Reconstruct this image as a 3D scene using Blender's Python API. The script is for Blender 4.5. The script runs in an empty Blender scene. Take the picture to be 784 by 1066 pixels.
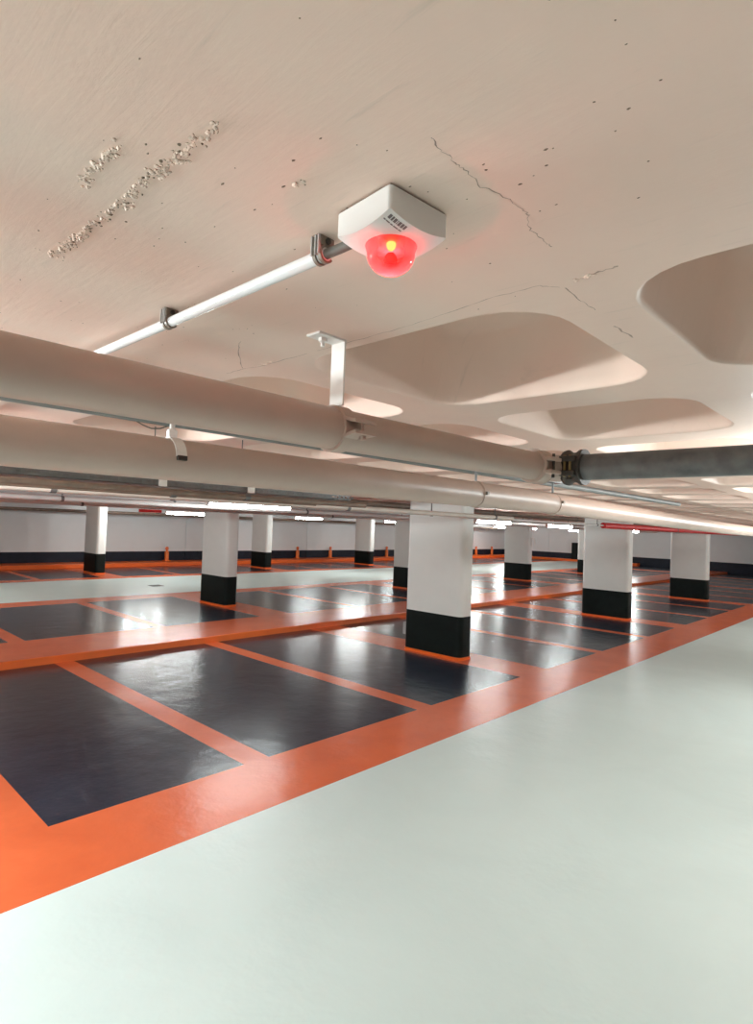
import bpy, bmesh, math, random
from mathutils import Vector, Matrix
random.seed(7)
PI = math.pi
sc = bpy.context.scene
C = sc.collection
H = 2.0          # camera height
CZ = 2.5         # underside of the ceiling slab

# ------------------------------------------------------------------ materials
def nm(name):
    m = bpy.data.materials.new(name); m.use_nodes = True
    nt = m.node_tree
    return m, nt, nt.nodes['Principled BSDF']

def tex_coord(nt, scale=(1, 1, 1)):
    g = nt.nodes.new('ShaderNodeNewGeometry')
    mp = nt.nodes.new('ShaderNodeMapping'); mp.inputs['Scale'].default_value = scale
    nt.links.new(g.outputs['Position'], mp.inputs['Vector'])
    return mp.outputs['Vector']

def noise(nt, vec, scale, detail=4, rough=.55, dist=0):
    n = nt.nodes.new('ShaderNodeTexNoise')
    n.inputs['Scale'].default_value = scale; n.inputs['Detail'].default_value = detail
    n.inputs['Roughness'].default_value = rough; n.inputs['Distortion'].default_value = dist
    nt.links.new(vec, n.inputs['Vector']); return n.outputs['Fac']

def ramp(nt, fac, stops):
    r = nt.nodes.new('ShaderNodeValToRGB')
    e = r.color_ramp.elements
    while len(e) < len(stops): e.new(.5)
    for k, (p, c) in enumerate(stops):
        e[k].position = p; e[k].color = (*c, 1) if len(c) == 3 else c
    nt.links.new(fac, r.inputs['Fac']); return r.outputs['Color']

def mix(nt, a, b, fac, mode='MIX'):
    n = nt.nodes.new('ShaderNodeMix'); n.data_type = 'RGBA'; n.blend_type = mode
    for i, v in ((0, fac), (6, a), (7, b)):
        if hasattr(v, 'is_output'): nt.links.new(v, n.inputs[i])
        elif i == 0: n.inputs[0].default_value = v
        else: n.inputs[i].default_value = (*v, 1)
    return n.outputs[2]

def bump(nt, b, h, strength, dist=.01):
    n = nt.nodes.new('ShaderNodeBump'); n.inputs['Strength'].default_value = strength
    n.inputs['Distance'].default_value = dist
    nt.links.new(h, n.inputs['Height']); nt.links.new(n.outputs['Normal'], b.inputs['Normal'])

def paint(name, col, rough=.5, var=.08, nscale=6, bmp=0.0, bscale=40, metal=0, spec=.5, stretch=(1, 1, 1)):
    m, nt, b = nm(name)
    v = tex_coord(nt, stretch)
    f = noise(nt, v, nscale)
    lo = tuple(c * (1 - var) for c in col); hi = tuple(min(1, c * (1 + var)) for c in col)
    nt.links.new(ramp(nt, f, [(.3, lo), (.7, hi)]), b.inputs['Base Color'])
    b.inputs['Roughness'].default_value = rough; b.inputs['Metallic'].default_value = metal
    b.inputs['Specular IOR Level'].default_value = spec
    if bmp: bump(nt, b, noise(nt, v, bscale, 6), bmp, .004)
    return m

def floor_mat(name, col, stain, rough, wear_scale=1.3, scuff=None):
    m, nt, b = nm(name)
    v = tex_coord(nt)
    big = noise(nt, v, wear_scale, 5, .6, .6)
    c = ramp(nt, big, [(.32, stain), (.62, col)])
    if scuff:
        vs = tex_coord(nt, (.7, 4.5, 1))
        s = noise(nt, vs, 2.3, 8, .7, 1.2)
        k = ramp(nt, s, [(.60, (0, 0, 0)), (.74, (.55, .55, .55))])
        c = mix(nt, c, scuff, k)
        s2 = noise(nt, tex_coord(nt, (5, 1.2, 1)), 2.0, 6, .7, 1.5)
        k2 = ramp(nt, s2, [(.66, (0, 0, 0)), (.78, (.5, .5, .5))])
        c = mix(nt, c, tuple(x * .25 for x in col), k2)
    nt.links.new(c, b.inputs['Base Color'])
    b.inputs['Roughness'].default_value = rough
    bump(nt, b, noise(nt, v, 3.2, 4, .6, .1), .42, .02)
    return m

M = {}
M['ceil'] = None
def ceiling_mat(name, col):
    m, nt, b = nm(name)
    v = tex_coord(nt)
    f = noise(nt, v, 2.2, 5, .6)
    c = ramp(nt, f, [(.3, tuple(x * .93 for x in col)), (.7, col)])
    # formwork brush streaks and old stains
    st = noise(nt, tex_coord(nt, (2.5, 22, 1)), 2.0, 5, .65, .5)
    c = mix(nt, c, (.47, .40, .33), ramp(nt, st, [(.62, (0, 0, 0)), (.80, (.35, .35, .35))]))
    sm = noise(nt, tex_coord(nt, (9, 14, 9)), 1.0, 7, .72, .8)
    c = mix(nt, c, (.36, .29, .23), ramp(nt, sm, [(.70, (0, 0, 0)), (.78, (.55, .55, .55))]))
    nt.links.new(c, b.inputs['Base Color'])
    b.inputs['Roughness'].default_value = .62; b.inputs['Specular IOR Level'].default_value = .3
    a = nt.nodes.new('ShaderNodeMath'); a.operation = 'ADD'
    nt.links.new(noise(nt, v, 30, 6, .65), a.inputs[0]); nt.links.new(st, a.inputs[1])
    bump(nt, b, a.outputs[0], .13, .005)
    return m

M['ceil'] = ceiling_mat('ceiling_paint', (.85, .66, .565))
M['wall'] = paint('wall_paint', (.77, .80, .80), .6, .02, 1.5, .08, 30)
M['col'] = paint('column_paint', (.78, .80, .77), .5, .02, 3, .05, 25)
M['black'] = paint('black_gloss', (.004, .008, .007), .45, .3, 5, spec=.15)
M['navy'] = paint('navy_band', (.010, .014, .026), .5, .3, 4, spec=.25)
M['orange_trim'] = paint('orange_trim', (.80, .15, .02), .35, .06, 4)
M['fl_white'] = floor_mat('pale_epoxy', (.655, .80, .79), (.615, .755, .745), .33, .9)
M['fl_orange'] = floor_mat('orange_epoxy', (.68, .145, .05), (.60, .12, .04), .27, 1.6)
M['fl_dark'] = floor_mat('dark_epoxy', (.017, .028, .048), (.010, .017, .031), .23, 1.1, (.10, .11, .13))
M['pipe'] = paint('pipe_paint', (.50, .385, .325), .42, .06, 5, .06, 60)
M['pipe_dark'] = paint('cast_iron', (.12, .12, .12), .45, .3, 14, .15, 60)
M['clamp_dark'] = paint('dark_steel', (.06, .048, .04), .6, .4, 30, .1, 80, .2)
M['bronze'] = paint('bolt_bronze', (.30, .22, .10), .4, .3, 40, 0, 40, .7)
M['white_metal'] = paint('white_enamel', (.82, .80, .77), .4, .04, 8)
M['plastic'] = paint('white_plastic', (.80, .78, .76), .38, .01, 5)
M['pvc'] = paint('white_pvc', (.82, .82, .83), .25, .02, 5)
M['clip'] = paint('brown_clip', (.20, .155, .12), .5, .25, 40)
M['clip_in'] = paint('dark_recess', (.03, .022, .016), .6, .2, 40)
M['cable'] = paint('grey_cable', (.13, .12, .105), .5, .1, 20)
M['tray'] = paint('galvanised', (.17, .175, .175), .5, .12, 12, 0, 40, .6)
M['tray_dark'] = paint('dark_grey_tube', (.17, .18, .175), .5, .12, 12)
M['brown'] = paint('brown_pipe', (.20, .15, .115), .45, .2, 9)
M['beige'] = paint('beige_pipe', (.62, .57, .51), .4, .08, 5)
M['grey'] = paint('grey_pipe', (.42, .41, .40), .4, .1, 5)
M['pale'] = paint('pale_pipe', (.78, .77, .75), .35, .04, 5)
M['red'] = paint('red_paint', (.62, .012, .016), .4, .08, 6)
M['ink'] = paint('grey_ink', (.16, .13, .13), .6, .1, 50)
M['crack'] = paint('crack_dark', (.44, .32, .26), .8, .3, 60)
M['pit'] = paint('pit_dark', (.19, .13, .09), .85, .3, 60)
M['scab'] = paint('rough_concrete', (.76, .61, .52), .7, .25, 70, .3, 120)
M['post'] = paint('orange_post', (.85, .20, .03), .4, .1, 8)
M['drain'] = paint('drain_iron', (.05, .05, .05), .5, .3, 20)

def emit(name, col, s):
    m = bpy.data.materials.new(name); m.use_nodes = True; nt = m.node_tree; nt.nodes.clear()
    e = nt.nodes.new('ShaderNodeEmission'); o = nt.nodes.new('ShaderNodeOutputMaterial')
    e.inputs[0].default_value = (*col, 1); e.inputs[1].default_value = s
    nt.links.new(e.outputs[0], o.inputs[0]); return m
LAMP = 50.0
M['lamp'] = emit('lamp_diffuser', (.93, 1, 1), LAMP)
M['bulb'] = emit('beacon_bulb', (1, .30, .06), 14)
M['reflector_glow'] = emit('beacon_reflector_glow', (1, .004, .012), 1.3)  # the bulb's reflection, given as the reflector's own red emission

def dome_mat():
    m = bpy.data.materials.new('red_lens'); m.use_nodes = True; nt = m.node_tree; nt.nodes.clear()
    o = nt.nodes.new('ShaderNodeOutputMaterial')
    tr = nt.nodes.new('ShaderNodeBsdfTransparent'); tr.inputs[0].default_value = (1, .22, .24, 1)
    tl = nt.nodes.new('ShaderNodeBsdfTranslucent'); tl.inputs[0].default_value = (1, .33, .34, 1)
    df = nt.nodes.new('ShaderNodeBsdfDiffuse'); df.inputs[0].default_value = (.95, .32, .33, 1)
    gl = nt.nodes.new('ShaderNodeBsdfGlossy'); gl.inputs['Roughness'].default_value = .15
    a = nt.nodes.new('ShaderNodeMixShader'); a.inputs[0].default_value = .5
    b = nt.nodes.new('ShaderNodeMixShader'); b.inputs[0].default_value = .68
    c = nt.nodes.new('ShaderNodeMixShader'); c.inputs[0].default_value = .04
    lw = nt.nodes.new('ShaderNodeLayerWeight'); lw.inputs['Blend'].default_value = .42   # frosted shell, denser at grazing angles
    mr = nt.nodes.new('ShaderNodeMapRange'); mr.inputs['To Min'].default_value = .86; mr.inputs['To Max'].default_value = .15
    nt.links.new(lw.outputs['Facing'], mr.inputs['Value']); nt.links.new(mr.outputs['Result'], b.inputs[0])
    nt.links.new(tl.outputs[0], a.inputs[1]); nt.links.new(df.outputs[0], a.inputs[2])
    nt.links.new(a.outputs[0], b.inputs[1]); nt.links.new(tr.outputs[0], b.inputs[2])
    nt.links.new(b.outputs[0], c.inputs[1]); nt.links.new(gl.outputs[0], c.inputs[2])
    nt.links.new(c.outputs[0], o.inputs[0]); return m
M['dome'] = dome_mat()

# ------------------------------------------------------------------ mesh helpers
def box(bm, x0, x1, y0, y1, z0, z1, bev=0, seg=2, rot=None):
    r = bmesh.ops.create_cube(bm, size=1)
    vs = r['verts']
    bmesh.ops.scale(bm, vec=(abs(x1 - x0), abs(y1 - y0), abs(z1 - z0)), verts=vs)
    bmesh.ops.translate(bm, vec=((x0 + x1) / 2, (y0 + y1) / 2, (z0 + z1) / 2), verts=vs)
    if bev:
        es = list({e for v in vs for e in v.link_edges})
        bmesh.ops.bevel(bm, geom=es, offset=bev, segments=seg, affect='EDGES', profile=.5)

def tube(bm, pts, r, seg=20, caps=True):
    pts = [Vector(p) for p in pts]
    rs = r if isinstance(r, (list, tuple)) else [r] * len(pts)
    rings = []
    up = None
    for i, p in enumerate(pts):
        if i == 0: t = pts[1] - pts[0]
        elif i == len(pts) - 1: t = pts[-1] - pts[-2]
        else: t = (pts[i + 1] - pts[i]).normalized() + (pts[i] - pts[i - 1]).normalized()
        t.normalize()
        if up is None:
            up = Vector((0, 0, 1)) if abs(t.z) < .9 else Vector((1, 0, 0))
        a = t.cross(up).normalized(); b = a.cross(t).normalized(); up = b
        rings.append([bm.verts.new(p + rs[i] * (math.cos(2 * PI * k / seg) * a + math.sin(2 * PI * k / seg) * b)) for k in range(seg)])
    for A, B in zip(rings, rings[1:]):
        for k in range(seg):
            f = bm.faces.new((A[k], A[(k + 1) % seg], B[(k + 1) % seg], B[k])); f.smooth = True
    if caps:
        bm.faces.new(rings[0][::-1]); bm.faces.new(rings[-1])

def lathe(bm, prof, c, axis='z', seg=28):
    """prof: list of (radius, distance along the axis)"""
    c = Vector(c); rings = []
    for r, d in prof:
        ring = []
        for k in range(seg):
            a = 2 * PI * k / seg; u, v = r * math.cos(a), r * math.sin(a)
            q = {'z': (u, v, d), 'y': (v, d, u), 'x': (d, u, v)}[axis]
            ring.append(bm.verts.new(c + Vector(q)))
        rings.append(ring)
    for A, B in zip(rings, rings[1:]):
        for k in range(seg):
            f = bm.faces.new((A[k], A[(k + 1) % seg], B[(k + 1) % seg], B[k])); f.smooth = True
    bm.faces.new(rings[0][::-1]); bm.faces.new(rings[-1])

def rrect(x0, x1, y0, y1, r, n=7):
    """rounded rectangle, counter-clockwise, four arcs of n points, first arc at corner (x1, y1)"""
    out = []
    for cx, cy, a0 in ((x1 - r, y1 - r, 0), (x0 + r, y1 - r, 90), (x0 + r, y0 + r, 180), (x1 - r, y0 + r, 270)):
        out.append([(cx + r * math.cos(math.radians(a0 + 90 * i / (n - 1))), cy + r * math.sin(math.radians(a0 + 90 * i / (n - 1)))) for i in range(n)])
    return out

def prism(bm, loop, z0, z1, smooth=True):
    a = [bm.verts.new((x, y, z0)) for x, y in loop]; b = [bm.verts.new((x, y, z1)) for x, y in loop]
    n = len(loop)
    for k in range(n):
        f = bm.faces.new((a[k], a[(k + 1) % n], b[(k + 1) % n], b[k])); f.smooth = smooth
    bm.faces.new(a[::-1]); bm.faces.new(b)

def world_loc(o):
    v = Vector((0, 0, 0))
    while o: v = v + o.location; o = o.parent
    return v

def obj(name, bm, mat, parent=None, sharp=40):
    bmesh.ops.recalc_face_normals(bm, faces=bm.faces[:])
    me = bpy.data.meshes.new(name)
    if parent is not None:
        bmesh.ops.translate(bm, vec=-world_loc(parent), verts=bm.verts[:])
    for e in bm.edges:
        if len(e.link_faces) == 2 and e.calc_face_angle(0) > math.radians(sharp): e.smooth = False
    bm.to_mesh(me); bm.free()
    for m in (mat if isinstance(mat, list) else [mat]): me.materials.append(m)
    o = bpy.data.objects.new(name, me); C.objects.link(o)
    if parent is not None: o.parent = parent
    return o

def thing(name, label, cat, loc, group=None):
    o = bpy.data.objects.new(name, None); C.objects.link(o); o.location = loc
    o.empty_display_size = .1
    return tag(o, label, cat, group)

def tag(o, label, cat, group=None):
    o['label'] = label; o['category'] = cat; o['kind'] = 'thing'
    if group: o['group'] = group
    return o

def struct(name, bm, mat, sharp=40):
    o = obj(name, bm, mat, None, sharp); o['kind'] = 'structure'; return o

def copy_tree(o, loc, label, group=None):
    r = o.copy(); C.objects.link(r); r.location = loc; r['label'] = label
    if group: r['group'] = group
    for ch in list(o.children):
        c = ch.copy(); C.objects.link(c); c.parent = r
        for g in list(ch.children):
            d = g.copy(); C.objects.link(d); d.parent = c
    return r

# ------------------------------------------------------------------ floor (two levels, painted bays)
XR, YF, YB, XW = 9.4, -5.0, 38.4, -23.2      # right wall, wall behind the camera, far wall, left wall
ZU = .10
def stripes(wide, thin, w=.76, t=.25):
    return sorted([(c - w / 2, c + w / 2) for c in wide] + [(c - t / 2, c + t / 2) for c in thin])
S_low = stripes([1.0, 7.7, 14.37, 21.05, 27.7, 34.4], [-3.5, -1.25, 2.98, 5.22, 9.95, 12.22, 16.65, 18.85, 23.3, 25.5, 29.9, 32.2])
S_up = stripes([.8, 7.47, 14.15, 20.75, 27.35, 34.0], [-3.6, -1.4, 2.75, 4.97, 9.78, 12.05, 16.4, 18.6, 23.0, 25.2, 29.6, 31.8], .78, .22)
S_far = stripes([1.2, 7.85, 14.55, 20.65, 27.3, 34.0], [-3.4, -1.1, 3.5, 5.7, 10.1, 12.35, 16.6, 18.7, 22.9, 25.1, 29.5, 31.7], .7, .2)
bm = bmesh.new()
def quad(x0, x1, y0, y1, z, mi):
    f = bm.faces.new([bm.verts.new(p) for p in ((x0, y0, z), (x1, y0, z), (x1, y1, z), (x0, y1, z))]); f.material_index = mi
def bays(x0, x1, z, S):
    y = YF
    for a, b in S:
        if a > y: quad(x0, x1, y, a, z, 2)
        quad(x0, x1, max(a, y), b, z, 1); y = b
    quad(x0, x1, y, YB, z, 2)
XK = -8.55
quad(-3.36, 2.6, YF, YB, 0, 0)
quad(2.6, 3.34, YF, YB, 0, 1)
bays(3.34, XR, 0, S_low)
quad(-4.10, -3.36, YF, YB, 0, 1)
bays(XK, -4.10, 0, S_low)
f = bm.faces.new([bm.verts.new(p) for p in ((XK, YF, 0), (XK, YB, 0), (XK - .012, YB, ZU - .012), (XK - .012, YF, ZU - .012))]); f.material_index = 3
f = bm.faces.new([bm.verts.new(p) for p in ((XK - .012, YF, ZU - .012), (XK - .012, YB, ZU - .012), (XK - .024, YB, ZU), (XK - .024, YF, ZU))]); f.material_index = 3
quad(-9.83, XK - .024, YF, YB, ZU, 1)
bays(-13.45, -9.83, ZU, S_up)
quad(-14.13, -13.45, YF, YB, ZU, 1)
quad(-18.2, -14.13, YF, YB, ZU, 0)
quad(-18.8, -18.2, YF, YB, ZU, 1)
bays(-22.0, -18.8, ZU, S_far)
quad(XW, -22.0, YF, YB, ZU, 1)
for f in bm.faces: f.normal_update()
me_fl = bm
fl = struct('floor', bm, [M['fl_white'], M['fl_orange'], M['fl_dark'], M['orange_trim']])

# ------------------------------------------------------------------ ceiling with coffers
bm = bmesh.new()
PX, PY, OX, OY = 1.0, 1.08, -1.47, 1.14
NX0, NX1, NY1 = -21, 3, 22
cols_xy = [(-5.7, y + .16) for y in (.75, 7.42, 14.13, 20.8, 27.5)] + [(-11.77, y + .16) for y in (.5, 7.15, 13.83, 20.4, 27.0)] + [(-20.3, y + .16) for y in (7.7, 14.4, 20.6, 27.1)]
def cell(i, j):
    xa, ya = OX + i * PX - .08, OY + j * PY - .125
    xb, yb = xa + PX, ya + PY
    cs = [bm.verts.new((x, y, CZ)) for x, y in ((xb, yb), (xa, yb), (xa, ya), (xb, ya))]
    if any(xa - .75 < cx < xb + .75 and ya - .4 < cy < yb + .4 for cx, cy in cols_xy):
        bm.faces.new(cs); return
    x0, x1, y0, y1 = xa + .08, xb - .08, ya + .125, yb - .125
    prev = None
    for k, (ins, z, r) in enumerate(((0, CZ, .17), (.004, CZ + .003, .168), (.009, CZ + .012, .165), (.055, CZ + .25, .15), (.075, CZ + .285, .15), (.12, CZ + .30, .15))):
        arcs = [[bm.verts.new((x, y, z)) for x, y in arc] for arc in rrect(x0 + ins, x1 - ins, y0 + ins, y1 - ins, r)]
        flat = [v for a in arcs for v in a]
        if k == 0:
            for q in range(4):
                a = arcs[q]; nx = arcs[(q + 1) % 4]
                for s, t in zip(a, a[1:]): bm.faces.new((cs[q], t, s))
                bm.faces.new((cs[q], cs[(q + 1) % 4], nx[0], a[-1]))
        else:
            n = len(flat)
            for q in range(n):
                f = bm.faces.new((prev[q], prev[(q + 1) % n], flat[(q + 1) % n], flat[q])); f.smooth = True
        prev = flat
    f = bm.faces.new(prev); f.smooth = False
for i in range(NX0, NX1):
    for j in range(NY1): cell(i, j)
xa, xb = OX + NX0 * PX - .08, OX + NX1 * PX - .08
ya, yb = OY - .125, OY - .125 + NY1 * PY
def cq(x0, x1, y0, y1):
    bm.faces.new([bm.verts.new(p) for p in ((x0, y0, CZ), (x0, y1, CZ), (x1, y1, CZ), (x1, y0, CZ))])
cq(XW, XR, YF, ya); cq(XW, XR, yb, YB); cq(xb, XR, ya, yb); cq(XW, xa, ya, yb)
bmesh.ops.remove_doubles(bm, verts=bm.verts[:], dist=.0005)
struct('ceiling', bm, M['ceil'], 60)
bm = bmesh.new(); box(bm, XW, XR, YF, YB, CZ + .5, CZ + .6); struct('trim_1', bm, M['ceil'])   # slab above the coffers

# cracks, pits and rough casting seams in the concrete
def crack(bm, pts, w=.0022):
    P = []
    for (x0, y0), (x1, y1) in zip(pts, pts[1:]):
        for t in range(7):
            s = t / 7; P.append((x0 + (x1 - x0) * s + random.uniform(-.003, .003), y0 + (y1 - y0) * s + random.uniform(-.003, .003)))
    P.append(pts[-1])
    prev = None
    for k, (x, y) in enumerate(P):
        q = P[min(k + 1, len(P) - 1)]; o = P[max(k - 1, 0)]
        d = Vector((q[0] - o[0], q[1] - o[1], 0)); d.normalize() if d.length else None
        nn = Vector((-d.y, d.x, 0)) * w * random.uniform(.15, .6)
        a = bm.verts.new((x + nn.x, y + nn.y, CZ - .0004)); b = bm.verts.new((x - nn.x, y - nn.y, CZ - .0004))
        if prev: bm.faces.new((prev[0], a, b, prev[1]))
        prev = (a, b)
bm = bmesh.new()
for pl, w in (([(-.472, .578), (-.478, .607), (-.479, .642), (-.479, .664), (-.484, .708), (-.472, .751), (-.467, .796), (-.471, .823), (-.493, .865), (-.488, .904), (-.491, .94)], .002),
              ([(-1.30, 1.098), (-1.037, 1.099), (-.872, 1.092), (-.705, 1.071), (-.586, 1.077), (-.559, 1.109)], .0022),
              ([(-.483, 1.09), (-.432, 1.086)], .006), ([(-.561, 1.40), (-.558, 1.508)], .005),
              ([(-.549, 1.117), (-.554, 1.189), (-.554, 1.272)], .003),
              ([(-1.402, .907), (-1.478, .949), (-1.647, 1.078)], .003),
              ([(-1.75, 1.085), (-1.654, 1.083), (-1.584, 1.099), (-1.344, 1.098)], .003)):
    crack(bm, pl, w)
struct('trim_2', bm, M['crack'])

def blob(bm, c, s, sub=1, jit=.25):
    r = bmesh.ops.create_icosphere(bm, subdivisions=sub, radius=1)
    for v in r['verts']:
        k = 1 + random.uniform(-jit, jit); v.co = Vector((c[0] + v.co.x * s[0] * k, c[1] + v.co.y * s[1] * k, c[2] + v.co.z * s[2] * k))
bm = bmesh.new()
pits = [(-.772, .34), (-.647, .491), (-.725, .448), (-.773, .458), (-1.0, .412), (-.896, .519), (-1.027, .64), (-1.336, .84), (-.988, .515), (-.708, .521), (-.68, .539),
        (-.373, .691), (-.365, .695), (-.389, .723), (-.453, .666), (-.457, .679), (-.451, .822), (-.423, .821), (-.519, .722), (-.61, .929), (-.438, .739), (-.564, .642), (-.653, 1.095), (-.756, 1.11)]
for x, y in pits:
    s = random.uniform(.0011, .0024); blob(bm, (x, y, CZ), (s * random.uniform(1, 2.2), s, .0008))
for _ in range(170):
    x, y = random.uniform(-2.2, .3), random.uniform(-.1, 1.0)
    s = random.uniform(.0007, .0018); blob(bm, (x, y, CZ), (s * random.uniform(1, 2), s, .0006), 1)
for _ in range(38):
    x = random.uniform(-1.2, -.68); s = random.uniform(.0012, .003)
    blob(bm, (x, .381 + random.gauss(0, .006), CZ), (s * 1.3, s, s * .9), 1)
for _ in range(40):   # in the coffer soffits
    x, y = random.uniform(-1.25, -.85), random.uniform(1.35, 1.75)
    s = random.uniform(.0012, .003); blob(bm, (x, y, CZ + .30), (s, s, .001), 1)
struct('trim_3', bm, M['pit'])
bm = bmesh.new()
def scab(x0, x1, y, n, w):
    for _ in range(n):
        x = random.uniform(x0, x1); yy = y + .003 * math.sin(x * 31) + random.gauss(0, w)
        s = random.uniform(.0012, .0042)
        blob(bm, (x, yy, CZ - .0005), (s * 1.25, s, s * random.uniform(.5, 1.0)), 1, .3)
scab(-1.25, -.94, .378, 110, .006); scab(-.945, -.70, .381, 150, .006); scab(-.70, -.66, .386, 12, .004)
scab(-.95, -.79, .318, 70, .005)
scab(-.52, -.47, 1.093, 16, .004); scab(-1.58, -1.50, 1.092, 12, .004); scab(-.70, -.67, .53, 5, .004)
struct('trim_4', bm, M['scab'])

# ------------------------------------------------------------------ walls
def wall_banded(name, horiz, a0, a1, fixed, dz=.24, ztop=.635, joints=()):
    bm = bmesh.new()
    def q(a, b, z0, z1, mi):
        ps = [(a, fixed, z0), (b, fixed, z0), (b, fixed, z1), (a, fixed, z1)] if horiz else [(fixed, a, z0), (fixed, b, z0), (fixed, b, z1), (fixed, a, z1)]
        f = bm.faces.new([bm.verts.new(p) for p in ps]); f.material_index = mi
    cuts = [a0] + [c for j in joints for c in (j - .02, j + .02)] + [a1]
    for k in range(0, len(cuts) - 1):
        a, b = cuts[k], cuts[k + 1]
        if k % 2 == 0:
            q(a, b, 0, ztop, 1); q(a, b, ztop, CZ + .6, 0)
        else:                                   # recessed movement joint
            d = -.03 if not horiz else .03
            ps = ((a, 0), (a, d), (b, d), (b, 0))
            for (u0, e0), (u1, e1) in zip(ps, ps[1:]):
                for z0, z1, mi in ((0, ztop, 1), (ztop, CZ + .6, 0)):
                    P = [(fixed + e0, u0), (fixed + e1, u1)] if not horiz else [(u0, fixed + e0), (u1, fixed + e1)]
                    f = bm.faces.new([bm.verts.new((P[0][0], P[0][1], z0)), bm.verts.new((P[1][0], P[1][1], z0)), bm.verts.new((P[1][0], P[1][1], z1)), bm.verts.new((P[0][0], P[0][1], z1))]); f.material_index = mi
    return struct(name, bm, [M['wall'], M['navy']])
wall_banded('wall_left', False, YF, YB, XW, joints=(12.7, 19.4, 26.1))
wall_banded('wall_back', True, XW, XR, YB, joints=(-19.6,))
wall_banded('wall_right', False, YF, YB, XR)
wall_banded('wall_front', True, XW, XR, YF)
bm = bmesh.new(); box(bm, XW, -22.2, YF, YB, ZU, .25, .02); struct('trim_5', bm, M['orange_trim'])     # kerb along the left wall
bm = bmesh.new(); box(bm, -22.2, -13.4, YB - .5, YB, ZU, .25, .02); struct('trim_6', bm, M['orange_trim'])

# ------------------------------------------------------------------ columns
def make_column(label, xl, yf, z0, L=1.0, T=.32, band=.66):
    t = thing('column', label, 'column', (xl + L / 2, yf + T / 2, z0), 'rounded white columns with black bases')
    def loop(e): return [p for a in rrect(xl - e, xl + L + e, yf - e, yf + T + e, .085 + e, 8) for p in a]
    bm = bmesh.new(); prism(bm, loop(.016), z0, z0 + .045); obj('base_trim', bm, M['orange_trim'], t, 50)
    bm = bmesh.new(); prism(bm, loop(.004), z0 + .045, z0 + band); obj('painted_band', bm, M['black'], t, 50)
    bm = bmesh.new(); prism(bm, loop(0), z0 + band, CZ + .0); obj('shaft', bm, M['col'], t, 50)
    return t
c0 = make_column('wide white column with black base, largest, just right of the middle', -6.31, 7.42, 0, 1.12)
LOW = [(14.13, 'white column under the red pipe, at the right edge'), (20.8, 'white column standing behind and right of the column under the red pipe')]
for y, lb in LOW: copy_tree(c0, (-5.75, y + .16, 0), lb)
u0 = make_column('white column on the raised floor under the long bright lamp', -12.32, 7.15, ZU, 1.08)
for y, lb in ((13.83, 'white column mostly hidden behind the left side of the largest column'), (20.4, 'white column between the largest column and the one under the red pipe'), (27.0, 'narrow sliver of white column touching the left edge of the column under the red pipe')):
    copy_tree(u0, (-11.78, y + .16, ZU), lb)
for y, lb in ((7.7, 'white column in the far row by the left wall, left of the red sign'), (14.4, 'far white column just right of the column under the long bright lamp'), (20.5, 'far grey-shaded column left of the largest column')):
    copy_tree(u0, (-20.3, y + .16, ZU), lb)
# small boxes fixed to columns
bm = bmesh.new(); box(bm, -11.235, -11.17, 13.93, 14.05, 1.72, 1.98, .01)
o = obj('call_box', bm, M['cable']); tag(o, 'small dark call box on the side of the column behind the largest column', 'call box')
bm = bmesh.new(); box(bm, -6.42, -6.328, 7.52, 7.64, .22, .42, .008)
o = obj('socket_box', bm, M['grey']); tag(o, 'small grey socket box low on the left side of the largest column', 'socket box')
t = thing('wall_bracket', 'small white bracket on the right side of the column between the two big ones', 'bracket', (-11.2, 20.56, 1.6))
bm = bmesh.new(); box(bm, -11.238, -11.21, 20.5, 20.62, 1.42, 1.8, .004); obj('back_plate', bm, M['white_metal'], t)
bm = bmesh.new(); tube(bm, [(-11.22, 20.56, 1.74), (-11.12, 20.56, 1.74), (-11.08, 20.56, 1.66), (-11.08, 20.56, 1.5)], .022, 10); obj('hook', bm, M['white_metal'], t)
t = thing('utility_cabinet', 'tall dark cabinet against the far wall beside the black band', 'cabinet', (-17.5, 38.2, 0))
bm = bmesh.new(); box(bm, -17.75, -16.9, 38.0, 38.39, ZU, 1.36, .02); obj('cabinet_body', bm, M['black'], t)
bm = bmesh.new(); box(bm, -17.72, -16.93, 37.98, 38.0, .22, 1.32, .004); d = obj('door', bm, M['black'], t)
bm = bmesh.new(); box(bm, -17.02, -16.98, 37.95, 37.98, .8, .95, .004); obj('handle', bm, M['tray'], d)

# ------------------------------------------------------------------ orange posts in front of the left wall
def make_post(label, y):
    x = -23.03
    t = thing('marker_post', label, 'post', (x, y, .25), 'orange posts along the left wall')
    bm = bmesh.new(); box(bm, x - .12, x + .12, y - .12, y + .12, .25, .275, .006); obj('base_plate', bm, M['post'], t)
    bm = bmesh.new(); lathe(bm, [(.085, .275), (.085, .60), (.07, .63), (.045, .65)], (x, y, 0)); obj('post_body', bm, M['post'], t)
    bm = bmesh.new(); lathe(bm, [(.045, .65), (.045, .70), (.066, .715), (.066, .79), (.05, .82), (.02, .83)], (x, y, 0)); obj('cap', bm, M['orange_trim'], t)
    return t
p0 = make_post('orange post by the left wall, leftmost of the row', 11.8)
for y, lb in ((18.7, 'orange post by the left wall, first one right of the far paired columns'), (20.9, 'orange post by the left wall, second one right of the far paired columns'), (23.2, 'orange post by the left wall touching the left side of the far grey-shaded column'),
              (25.3, 'orange post by the left wall just right of the far grey-shaded column'), (34.5, 'orange post by the left wall touching the right edge of the largest column'), (36.5, 'orange post by the left wall, rightmost of the row')):
    copy_tree(p0, (-23.03, y, .25), lb)
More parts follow.
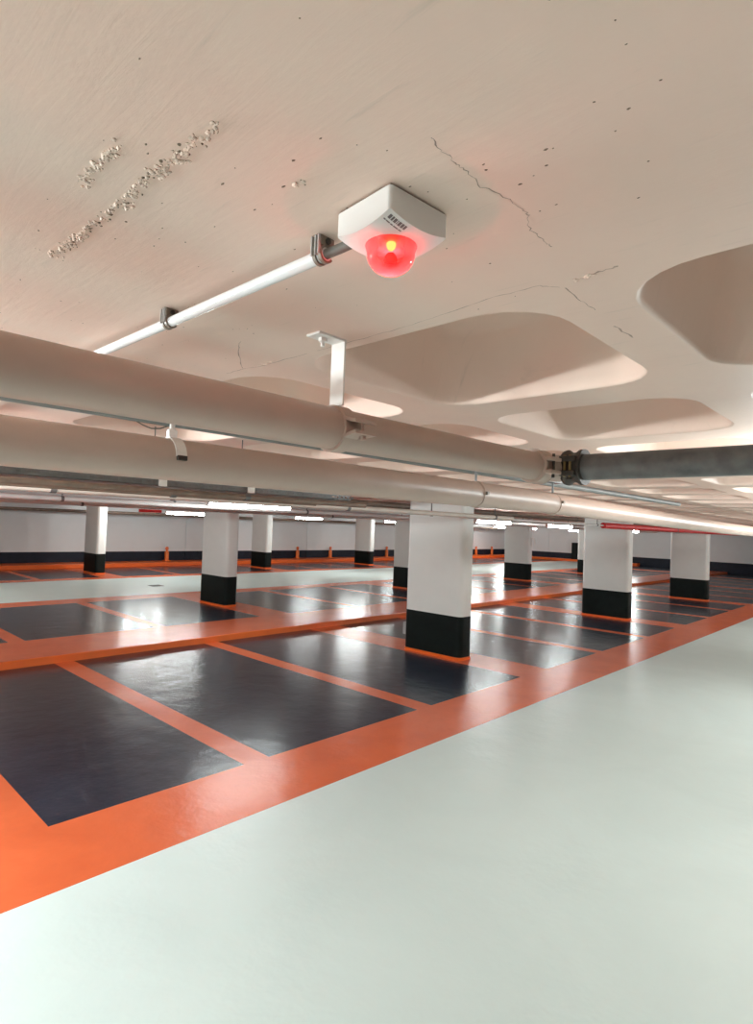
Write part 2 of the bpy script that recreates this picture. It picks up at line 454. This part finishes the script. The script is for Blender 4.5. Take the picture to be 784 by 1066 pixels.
# floor drain
t = thing('floor_drain', 'small dark floor drain in the pale far aisle', 'drain', (-15.85, 7.84, ZU))
bm = bmesh.new(); box(bm, -16.02, -15.68, 7.67, 8.01, ZU, ZU + .006, .002); obj('drain_frame', bm, M['drain'], t)
bm = bmesh.new()
for k in range(6): box(bm, -15.99 + k * .055, -15.955 + k * .055, 7.7, 7.98, ZU + .006, ZU + .011)
obj('grating', bm, M['drain'], t)

# ------------------------------------------------------------------ alarm beacon on the ceiling
BX, BY, S = -.633, .680, .0625
t = thing('alarm_beacon', 'white square alarm beacon with a glowing red dome under the ceiling', 'alarm light', (BX, BY, CZ))
RB = Matrix.Rotation(math.radians(-4.5), 4, 'Z')
def rotb(bm):
    bmesh.ops.transform(bm, matrix=Matrix.Translation((BX, BY, 0)) @ RB @ Matrix.Translation((-BX, -BY, 0)), verts=bm.verts[:])
ZB = CZ - .039
bm = bmesh.new(); box(bm, BX - S + .004, BX + S - .004, BY - S + .004, BY + S - .004, CZ - .004, CZ); rotb(bm); obj('mounting_plate', bm, M['clip'], t)
bm = bmesh.new()
N = 20; grid = []
def pil(u, v): return ZB - .010 * (1 - u * u) - .010 * (1 - v * v)
rc = .006
def sq(u, v):     # square with slightly rounded vertical edges
    x, y = u * S, v * S
    ax, ay = abs(x) - (S - rc), abs(y) - (S - rc)
    if ax > 0 and ay > 0:
        L = math.hypot(ax, ay); m = max(ax, ay)
        k = m / L if L else 1
        x = math.copysign(S - rc + ax * k, x); y = math.copysign(S - rc + ay * k, y)
    return BX + x, BY + y
us = [-1, -.97, -.94, -.905] + [-.88 + 1.76 * k / 15 for k in range(16)] + [.905, .94, .97, 1]
n = len(us)
for u in us: grid.append([bm.verts.new((*sq(u, v), pil(u, v))) for v in us])
for i in range(n - 1):
    for j in range(n - 1):
        f = bm.faces.new((grid[i][j], grid[i][j + 1], grid[i + 1][j + 1], grid[i + 1][j])); f.smooth = True
edge = [grid[i][0] for i in range(n)] + [grid[n - 1][j] for j in range(1, n)] + [grid[i][n - 1] for i in range(n - 2, -1, -1)] + [grid[0][j] for j in range(n - 2, 0, -1)]
top = [bm.verts.new((v.co.x, v.co.y, CZ - .004)) for v in edge]
for k in range(len(edge)):
    f = bm.faces.new((edge[k], edge[(k + 1) % len(edge)], top[(k + 1) % len(edge)], top[k])); f.smooth = True
bm.faces.new(top)
rotb(bm); obj('housing', bm, M['plastic'], t, 35)
# printed strip on the sloping underside near the front corner
bm = bmesh.new()
def patch(u0, u1, v0, v1):
    vs = [[bm.verts.new((*sq(u0 + (u1 - u0) * i / 3, v0 + (v1 - v0) * j / 2), pil(u0 + (u1 - u0) * i / 3, v0 + (v1 - v0) * j / 2) - .0003)) for j in range(3)] for i in range(4)]
    for i in range(3):
        for j in range(2): bm.faces.new((vs[i][j], vs[i][j + 1], vs[i + 1][j + 1], vs[i + 1][j]))
v = -.88
for k, (a, w) in enumerate(((0, .075), (.095, .055), (.17, .075), (.265, .025), (.31, .075), (.405, .07), (.495, .065))):
    patch(.785, .91, v + a, v + a + w)
    if k in (0, 2, 4): patch(.805, .89, v + a + .022, v + a + w - .016)
v = -.92
for a, w in ((0, .06), (.075, .12), (.215, .075), (.31, .15), (.48, .09)): patch(.69, .725, v + a, v + a + w)
rotb(bm); obj('printed_label', bm, M['ink'], t)['label'] = 'dark printed strip'
zc = ZB - .0195
bm = bmesh.new(); prof = [(.0415, .004)]
for k in range(0, 15):
    a = k / 14 * PI / 2; prof.append((.0385 * math.cos(a) ** .9 if k < 14 else .0006, -.006 - .034 * math.sin(a)))
lathe(bm, prof, (BX, BY, zc), seg=40); obj('lens_dome', bm, M['dome'], t, 80)['label'] = 'red lens dome'
bm = bmesh.new(); lathe(bm, [(.006, .004), (.0075, -.002), (.0062, -.007), (.0035, -.010), (.0005, -.011)], (BX + .0125, BY - .0135, zc), seg=20); obj('bulb', bm, M['bulb'], t, 80)
bm = bmesh.new(); lathe(bm, [(.0060, -.013), (.0095, -.018), (.0105, -.024), (.008, -.029), (.0005, -.0315)], (BX + .008, BY - .009, zc), seg=20); obj('reflector', bm, M['reflector_glow'], t, 80)  # reflector glows by itself in place of mirroring the bulb
# red glow of the flashing lamp
l = bpy.data.lights.new('beacon_light', 'POINT'); l.energy = .5; l.color = (1, .07, .08); l.shadow_soft_size = .002
o = bpy.data.objects.new('beacon_light', l); o.location = (BX - .004, BY + .004, zc - .022); C.objects.link(o)

# ------------------------------------------------------------------ conduit, clips and cable
CY, CDZ, CR = .665, CZ - .031, .0115
bm = bmesh.new(); tube(bm, [(-5.2, CY, CDZ), (-3.0, CY, CDZ), (-.772, CY, CDZ)], CR, 24)
o = obj('conduit', bm, M['pvc']); tag(o, 'thin white conduit running under the ceiling to the alarm beacon', 'conduit')
def make_clip(label, x):
    t = thing('conduit_clip', label, 'clip', (x, CY, CZ), 'brown clips holding the white conduit')
    bm = bmesh.new(); box(bm, x - .011, x + .011, CY - .015, CY + .017, CZ - .018, CZ, .002)
    obj('clip_base', bm, M['clip'], t)
    bm = bmesh.new()                                       # C-shaped ring open at the back
    for x0, x1 in ((-.011, -.004), (.003, .011)):
        pr = []
        for k in range(19):
            a = math.radians(-150 + 300 * k / 18)
            pr.append((math.cos(a), math.sin(a)))
        rows = [[bm.verts.new((x + xx, CY + rr * -c * 1.0, CDZ + rr * s)) for xx, rr in ((x0, CR), (x0, CR + .004), (x1, CR + .004), (x1, CR))] for c, s in pr]
        for A, B in zip(rows, rows[1:]):
            for k in range(4): bm.faces.new((A[k], A[(k + 1) % 4], B[(k + 1) % 4], B[k])).smooth = True
        bm.faces.new(rows[0]); bm.faces.new(rows[-1][::-1])
    obj('clip_ring', bm, M['clip'], t)
    bm = bmesh.new()                                       # flat side wings up to the ceiling
    for xx in (-.0095, .0005, .0085):
        box(bm, x + xx - .0012, x + xx + .0012, CY - .019, CY - .0135, CDZ - .004, CZ - .001)
    obj('wing', bm, M['grey'], t)
    bm = bmesh.new(); lathe(bm, [(.0055, -.0), (.0055, -.003), (.003, -.004)], (x + .0113, CY, CZ - .0095), 'x', 12); bmesh.ops.translate(bm, vec=(.004, 0, 0), verts=bm.verts[:])
    obj('screw', bm, M['clip_in'], t)
    return t
k0 = make_clip('brown conduit clip at the conduit end beside the alarm beacon', -.782)
copy_tree(k0, (-1.335, CY, CZ), 'brown conduit clip halfway along the white conduit, near the left edge')
bm = bmesh.new(); tube(bm, [(-.80, CY, CDZ), (-.77, CY, CDZ), (-.74, CY + .002, CDZ + .001), (-.68, CY + .005, CDZ + .004)], .0085, 18)
o = obj('cable', bm, M['cable']); tag(o, 'short grey cable between the conduit end and the beacon', 'cable')

# ------------------------------------------------------------------ big near pipe, its collar, and the dark side pipe
PX1, PZ1, R1 = -1.185, H + .259, .0565
t = thing('waste_pipe', 'thick painted pipe nearest below the ceiling, hung by a white strap', 'pipe', (PX1, 1.0, PZ1))
bm = bmesh.new()
el = [(PX1, -4.6, PZ1), (PX1, 0.0, PZ1), (PX1, 1.0, PZ1), (PX1, 2.21, PZ1 + .008), (PX1 + .004, 2.28, PZ1 + .010), (PX1 + .022, 2.325, PZ1 + .012), (PX1 + .055, 2.352, PZ1 + .014), (PX1 + .10, 2.36, PZ1 + .015)]
tube(bm, el, R1, 36); obj('pipe_run', bm, M['pipe'], t)
def coupling(bm, y0, y1, r, c):
    """ribbed two-bolt coupling around a pipe along y"""
    lathe(bm, [(r, y0), (r + .012, y0), (r + .014, y0 + .008), (r + .008, y0 + .016), (r + .008, y1 - .016), (r + .014, y1 - .008), (r + .012, y1), (r, y1)], c, 'y', 32)
bm = bmesh.new(); coupling(bm, 2.15, 2.235, R1, (PX1, 0, PZ1 + .008)); cp = obj('coupling', bm, M['pipe'], t)
bm = bmesh.new()
for z in (-.026, .026):
    box(bm, PX1 + R1 + .004, PX1 + R1 + .034, 2.15, 2.235, PZ1 + .008 + z - .008, PZ1 + .008 + z + .008, .004)
obj('coupling_ear', bm, M['pipe'], cp)
bm = bmesh.new(); tube(bm, [(PX1 + R1 + .02, 2.19, PZ1 - .04), (PX1 + R1 + .02, 2.19, PZ1 + .056)], .006, 10); obj('bolt', bm, M['clamp_dark'], cp)
# strap hanger
bm = bmesh.new()
box(bm, PX1 - .026, PX1 + .026, 1.075, 1.081, PZ1 + R1 + .006, CZ - .003, .001)
box(bm, PX1 - .026, PX1 + .026, .985, 1.081, CZ - .006, CZ, .001)
h = obj('hanger_strap', bm, M['white_metal'], t); h['label'] = 'white strap up to the ceiling'
bm = bmesh.new(); lathe(bm, [(.012, -.003), (.012, -.012), (.006, -.016), (.006, -.026)], (PX1, 1.02, CZ - .003), 'z', 6); obj('bolt', bm, M['white_metal'], h)
bm = bmesh.new(); lathe(bm, [(R1, 1.058), (R1 + .007, 1.058), (R1 + .007, 1.098), (R1, 1.098)], (PX1, 0, PZ1), 'y', 40)
col = obj('collar', bm, M['pipe'], t)
for zc2, tilt in ((.013, .22), (-.017, -.16)):
    bm = bmesh.new()
    rows = []
    for k in range(9):
        s = k / 8; x = PX1 + R1 - .004 + .050 * s; w0, w1 = 1.058 - .004 * s, 1.098 + .034 * math.sin(min(1, s * 1.3) * PI / 2)
        z = PZ1 + zc2 + tilt * .05 * (1 - s) ** 2 * 1.2
        rows.append([bm.verts.new(p) for p in ((x, w0, z - .004), (x, w1, z - .004), (x, w1, z + .004), (x, w0, z + .004))])
    for A, B in zip(rows, rows[1:]):
        for k in range(4): bm.faces.new((A[k], A[(k + 1) % 4], B[(k + 1) % 4], B[k]))
    bm.faces.new(rows[0]); bm.faces.new(rows[-1][::-1])
    obj('collar_ear', bm, M['pipe'], col)
bm = bmesh.new(); lathe(bm, [(.005, .022), (.005, -.022), (.010, -.022), (.010, -.032), (.004, -.034)], (PX1 + R1 + .026, 1.10, PZ1), 'z', 12); obj('bolt', bm, M['pipe'], col)

t = thing('cast_iron_pipe', 'dark grey cast iron pipe with a black coupling at the right', 'pipe', (-1.0, 2.36, PZ1 + .015))
DY, DZ, DR = 2.36, PZ1 + .016, .0535
bm = bmesh.new(); tube(bm, [(-1.075, DY, DZ), (.2, DY, DZ), (1.6, DY, DZ)], DR, 36); obj('pipe_run', bm, M['pipe_dark'], t)
bm = bmesh.new()
lathe(bm, [(DR, -1.135), (DR + .019, -1.135), (DR + .022, -1.122), (DR + .010, -1.106), (DR + .009, -1.086), (DR + .021, -1.068), (DR + .021, -1.052), (DR, -1.052)], (0, DY, DZ), 'x', 32)
cp = obj('coupling', bm, M['clamp_dark'], t)
for z in (-.030, .030):
    bm = bmesh.new(); box(bm, -1.128, -1.06, DY - DR - .036, DY - DR + .006, DZ + z - .011, DZ + z + .011, .005, 3); obj('coupling_ear', bm, M['clamp_dark'], cp)
for x in (-1.108, -1.085):
    bm = bmesh.new(); tube(bm, [(x, DY - DR - .02, DZ - .045), (x, DY - DR - .02, DZ + .045)], .0055, 10); obj('bolt', bm, M['bronze'], cp)
bm = bmesh.new(); lathe(bm, [(.014, -.046), (.014, -.056), (.006, -.058)], (-1.09, DY - DR - .012, DZ), 'z', 6); obj('nut', bm, M['clamp_dark'], cp)

# ------------------------------------------------------------------ second pipe
PX2, PZ2, R2 = -1.63, H + .173, .0615
t = thing('waste_pipe', 'second thick painted pipe, below and behind the nearest one', 'pipe', (PX2, 1.0, PZ2))
bm = bmesh.new(); tube(bm, [(PX2, -4.6, PZ2), (PX2, 1, PZ2), (PX2, 3, PZ2 - .001), (PX2, 7.0, PZ2 - .06), (PX2, 12.0, PZ2 - .10)], R2, 36); obj('pipe_run', bm, M['pipe'], t)
for y, full in ((.835, False), (2.42, True), (3.22, True)):
    bm = bmesh.new()
    if full: lathe(bm, [(R2, y - .012), (R2 + .0035, y - .012), (R2 + .0035, y + .012), (R2, y + .012)], (PX2, 0, PZ2 - (.006 if y > 3 else 0)), 'y', 40)
    else:
        rows = []
        for k in range(13):
            a = math.radians(100 - 95 * k / 12)
            rows.append([bm.verts.new((PX2 + rr * math.cos(a), y + w, PZ2 + rr * math.sin(a))) for rr, w in ((R2, -.016), (R2 + .004, -.016), (R2 + .004, .016), (R2, .016))])
        for A, B in zip(rows, rows[1:]):
            for k in range(4): bm.faces.new((A[k], A[(k + 1) % 4], B[(k + 1) % 4], B[k])).smooth = True
        bm.faces.new(rows[0]); bm.faces.new(rows[-1][::-1])
    s = obj('pipe_clamp', bm, M['white_metal'] if not full else M['pipe'], t)
    bm = bmesh.new(); tube(bm, [(PX2, y, PZ2 + R2 - .002), (PX2, y, H + .292)], .0075 if not full else .006, 12); obj('hanger_rod', bm, M['white_metal'] if not full else M['tray'], s)
    bm = bmesh.new()
    if not full:
        lathe(bm, [(.013, R2 + .002), (.015, R2 + .006), (.015, R2 + .024), (.011, R2 + .028)], (PX2, y, PZ2), 'z', 6); obj('nut', bm, M['white_metal'], s)
        bm = bmesh.new(); box(bm, PX2 + R2 - .002, PX2 + R2 + .010, y - .015, y + .015, PZ2 - .006, PZ2 + .008, .002); obj('bolt', bm, M['clip_in'], s)
    else:
        box(bm, PX2 + R2 - .002, PX2 + R2 + .014, y - .010, y + .010, PZ2 - .004, PZ2 + .012, .002); obj('bolt', bm, M['clip'], s)

bm = bmesh.new(); box(bm, PX2 - .02, PX2 + .02, .55, 3.3, H + .29, H + .312, .002); rl = obj('support_rail', bm, M['tray'], t)
for y in (1.48,):
    bm = bmesh.new(); tube(bm, [(PX2, y, H + .312), (PX2, y, CZ)], .006, 8); obj('hanger_rod', bm, M['tray'], rl)
# ------------------------------------------------------------------ services running away under the ceiling
def run(name, label, cat, x, z, r, mat, y0, y1, hang=(), seg=16):
    t = thing(name, label, cat, (x, y0, H + z))
    bm = bmesh.new(); tube(bm, [(x, y0, H + z), (x, (y0 + y1) / 2, H + z), (x, y1, H + z)], r, seg); obj('pipe_run', bm, mat, t)
    for y in hang:
        bm = bmesh.new(); lathe(bm, [(r, y - .02), (r + .006, y - .02), (r + .006, y + .02), (r, y + .02)], (x, 0, H + z), 'y', seg)
        s = obj('pipe_clamp', bm, M['tray'], t)
        bm = bmesh.new(); tube(bm, [(x, y, H + z + r), (x, y, CZ + .0)], .008, 8); obj('hanger_rod', bm, M['tray'], s)
    return t
run('conduit', 'slim grey conduit tucked under the nearest thick pipe', 'conduit', -1.9, .334, .021, M['tray_dark'], -4.5, 6.5)
bm = bmesh.new(); tube(bm, [(-1.9, .845, H + .316), (-1.9, .87, H + .305), (-1.9, .90, H + .298), (-1.9, .93, H + .302), (-1.9, .96, H + .316)], .0022, 8)
o = obj('cable', bm, M['cable']); tag(o, 'thin dark cable loop drooping between the two thick pipes', 'cable')
# perforated tray
t = thing('cable_tray', 'grey perforated cable tray below the second thick pipe at the left', 'cable tray', (-3.1, 1.0, H + .172))
bm = bmesh.new(); box(bm, -3.20, -3.0, -4.5, 2.9, H + .172, H + .175); obj('tray_floor', bm, M['tray'], t)
bm = bmesh.new()
y = -1.2                                                       # near flange with slots cut through it
z0, z1, z2, z3 = H + .172, H + .186, H + .196, H + .232
box(bm, -3.003, -3.0, -4.5, 2.9, z0, z1); box(bm, -3.003, -3.0, -4.5, 2.9, z2, z3)
box(bm, -3.003, -3.0, -4.5, y, z1, z2)
while y < 2.9:
    box(bm, -3.003, -3.0, y + .022, y + .04, z1, z2); y += .04
obj('side_flange', bm, M['tray'], t)
bm = bmesh.new(); box(bm, -3.2, -3.197, -4.5, 2.9, z0, z3); obj('side_flange', bm, M['tray'], t)
for y in (1.49, 2.05):
    bm = bmesh.new(); box(bm, -2.998, -2.975, y - .02, y + .02, H + .17, H + .225, .003); obj('tray_bracket', bm, M['white_metal'], t)
    bm = bmesh.new(); tube(bm, [(-3.1, y, H + .175), (-3.1, y, CZ + .0)], .003, 8); obj('hanger_rod', bm, M['tray'], t)

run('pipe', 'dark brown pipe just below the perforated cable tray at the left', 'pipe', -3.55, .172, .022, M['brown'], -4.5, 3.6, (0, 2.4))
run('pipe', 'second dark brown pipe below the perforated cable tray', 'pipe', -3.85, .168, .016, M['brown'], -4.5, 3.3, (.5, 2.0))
run('pipe', 'beige pipe above the long bright lamp', 'pipe', -4.7, .190, .030, M['beige'], -4.5, 8.0, (1.5, 4.5, 7.5))
run('pipe', 'thin white pipe crossing in front of the largest column', 'pipe', -5.02, .183, .017, M['pale'], -4.5, 12.2, (2.6, 6.4, 11.9))
run('pipe', 'thick red pipe crossing the top of the right column', 'pipe', -5.02, .183, .062, M['red'], 12.2, 24.0, (17.0,))['label'] = 'thick red pipe across the top of the right-hand big column'
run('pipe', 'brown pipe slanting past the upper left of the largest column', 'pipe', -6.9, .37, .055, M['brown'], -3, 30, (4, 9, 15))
run('pipe', 'pale pipe right behind the long bright lamp', 'pipe', -9.0, .225, .035, M['pale'], -3, 34, (3, 7.5, 12, 18))
run('pipe', 'grey pipe over the raised kerb beyond the long lamp', 'pipe', -9.6, .31, .05, M['grey'], -3, 34, (5, 11, 17))
run('pipe', 'white pipe above the raised bays', 'pipe', -11.0, .20, .032, M['pale'], -3, 34, (4, 10, 16, 22))
run('pipe', 'beige pipe above the row of columns on the raised floor', 'pipe', -12.6, .30, .06, M['beige'], -3, 36, (6, 12, 18))
run('pipe', 'pale pipe above the near edge of the far aisle', 'pipe', -14.6, .27, .035, M['pale'], -3, 36, (8, 14, 20))
run('pipe', 'grey pipe above the far edge of the far aisle', 'pipe', -18.0, .36, .06, M['grey'], -3, 37, (9, 16, 23))
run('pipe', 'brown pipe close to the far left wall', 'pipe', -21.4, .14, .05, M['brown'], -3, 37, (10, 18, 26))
# drop beams over column rows
for nme, x0, x1 in (('trim_7', -22.9, -22.3),):
    bm = bmesh.new(); box(bm, x0, x1, YF, YB, H + .10, CZ); struct(nme, bm, M['wall'])

# ------------------------------------------------------------------ lamps
def make_lamp(label, x, y0, y1, z):
    L = y1 - y0; yc = (y0 + y1) / 2
    t = thing('tube_lamp', label, 'lamp', (x, yc, H + z), 'tube lamps below the ceiling')
    bm = bmesh.new(); box(bm, x - .045, x + .045, y0, y1, H + z + .03, H + z + .062, .006); obj('housing', bm, M['white_metal'], t)
    bm = bmesh.new(); tube(bm, [(x, y0 + .03, H + z), (x, yc, H + z), (x, y1 - .03, H + z)], .043, 16); obj('diffuser', bm, M['lamp'], t)
    for a, b in ((y0, y0 + .03), (y1 - .03, y1)):
        bm = bmesh.new(); lathe(bm, [(.040, a), (.047, a + .004), (.047, b - .004), (.040, b)], (x, 0, H + z), 'y', 16); obj('end_cap', bm, M['white_metal'], t)
    for y in (y0 + .25, y1 - .25):
        bm = bmesh.new(); tube(bm, [(x, y, H + z + .06), (x, y, CZ)], .006, 8); obj('hanger_rod', bm, M['tray'], t)
    return t
make_lamp('long bright tube lamp above the column on the raised floor, largest in view', -8.0, 4.7, 6.3, .258)
make_lamp('tube lamp at the far left beside the red sign', -16.2, 8.2, 9.5, .165)
make_lamp('tube lamp left of the far grey-shaded column', -19.0, 15.2, 16.7, .215)
make_lamp('tube lamp between the far grey-shaded column and the largest column', -19.0, 20.6, 22.1, .225)
make_lamp('tube lamp close to the right edge of the largest column', -8.0, 11.9, 13.5, .200)
make_lamp('bright tube lamp left of the column under the red pipe', -8.0, 15.5, 17.1, .185)
make_lamp('small tube lamp below the bright one, left of the right big column', -12.9, 27.2, 28.7, .12)
make_lamp('far tube lamp above the posts right of the largest column', -19.0, 30.2, 31.8, .20)
make_lamp('far tube lamp partly hidden by the column between the two big ones', -14.5, 25.5, 27.0, .15)
make_lamp('tube lamp over the kerb, right of the bright one', -8.0, 21.0, 22.6, .14)

# light of lamps built without fixtures, outside the view and some within it
def strip(x, y, z, L, along_y, energy):
    for k in (-1, 0, 1):
        l = bpy.data.lights.new('tube_light', 'POINT'); l.energy = energy / 3; l.color = (.93, 1, 1); l.shadow_soft_size = .05
        o = bpy.data.objects.new('tube_light', l); o.location = (x, y + k * L / 3, z); C.objects.link(o)
EN = 170
for x, y in ((-3.3, -.9), (-3.6, -.6), (-8.0, -1.5), (-1.4, -3.4), (-.5, 4.2), (-.4, 8.0), (-.6, 14.5), (-.6, 20), (-.6, 27), (-16.2, 1.5), (-16.2, 16), (-16.2, 24), (-12, 33), (-19, 9), (-12.9, 1.5), (-20.5, 34)):
    strip(x, y, H + (.25 if x > -10 else .2), 1.5, True, EN * (.35 if y == 4.2 else .75 if -1 < x else .6 if x < -10 else 1))
# red sign hanging beside the far left lamp
t = thing('hanging_sign', 'red hanging sign at the far left beside a tube lamp', 'sign', (-16.2, 7.75, H + .19))
bm = bmesh.new(); box(bm, -16.22, -16.18, 7.42, 8.08, H + .150, H + .235, .004); obj('sign_panel', bm, M['red'], t)
bm = bmesh.new(); box(bm, -16.225, -16.175, 7.46, 7.9, H + .132, H + .150, .003); obj('light_strip', bm, M['pale'], t)
for y in (7.5, 8.0):
    bm = bmesh.new(); tube(bm, [(-16.2, y, H + .235), (-16.2, y, CZ)], .005, 8); obj('hanger_rod', bm, M['tray'], t)

# ------------------------------------------------------------------ camera, world, view
w = bpy.data.worlds.new('World'); sc.world = w; w.use_nodes = True
w.node_tree.nodes['Background'].inputs[0].default_value = (.05, .05, .05, 1)
cam = bpy.data.cameras.new('camera'); co = bpy.data.objects.new('camera', cam); C.objects.link(co)
R = [[0.7261772846260508, 0.6865486200224845, 0.03629798394343638], [0.01005435947343198, 0.042185777119326084, -0.9990591924728073], [-0.6874339685735021, 0.7258590445493263, 0.023731546456657274]]
right, down, fwd = (Vector(r) for r in R)
m = Matrix((right, -down, -fwd)).transposed().to_4x4(); m.translation = (0, 0, H)
co.matrix_world = m
cam.sensor_fit = 'HORIZONTAL'; cam.sensor_width = 36; cam.lens = 613.193 / 784 * 36
cam.clip_start = .02; cam.clip_end = 200
sc.camera = co
sc.view_settings.view_transform = 'Standard'; sc.view_settings.look = 'None'
sc.view_settings.gamma = 1; sc.view_settings.use_curve_mapping = False
sc.view_settings.exposure = 0.24
sc.cycles.use_denoising = True
sc.cycles.max_bounces = 10; sc.cycles.diffuse_bounces = 6; sc.cycles.glossy_bounces = 4
sc.cycles.sample_clamp_indirect = 3; sc.cycles.blur_glossy = 1.0; sc.cycles.caustics_reflective = False
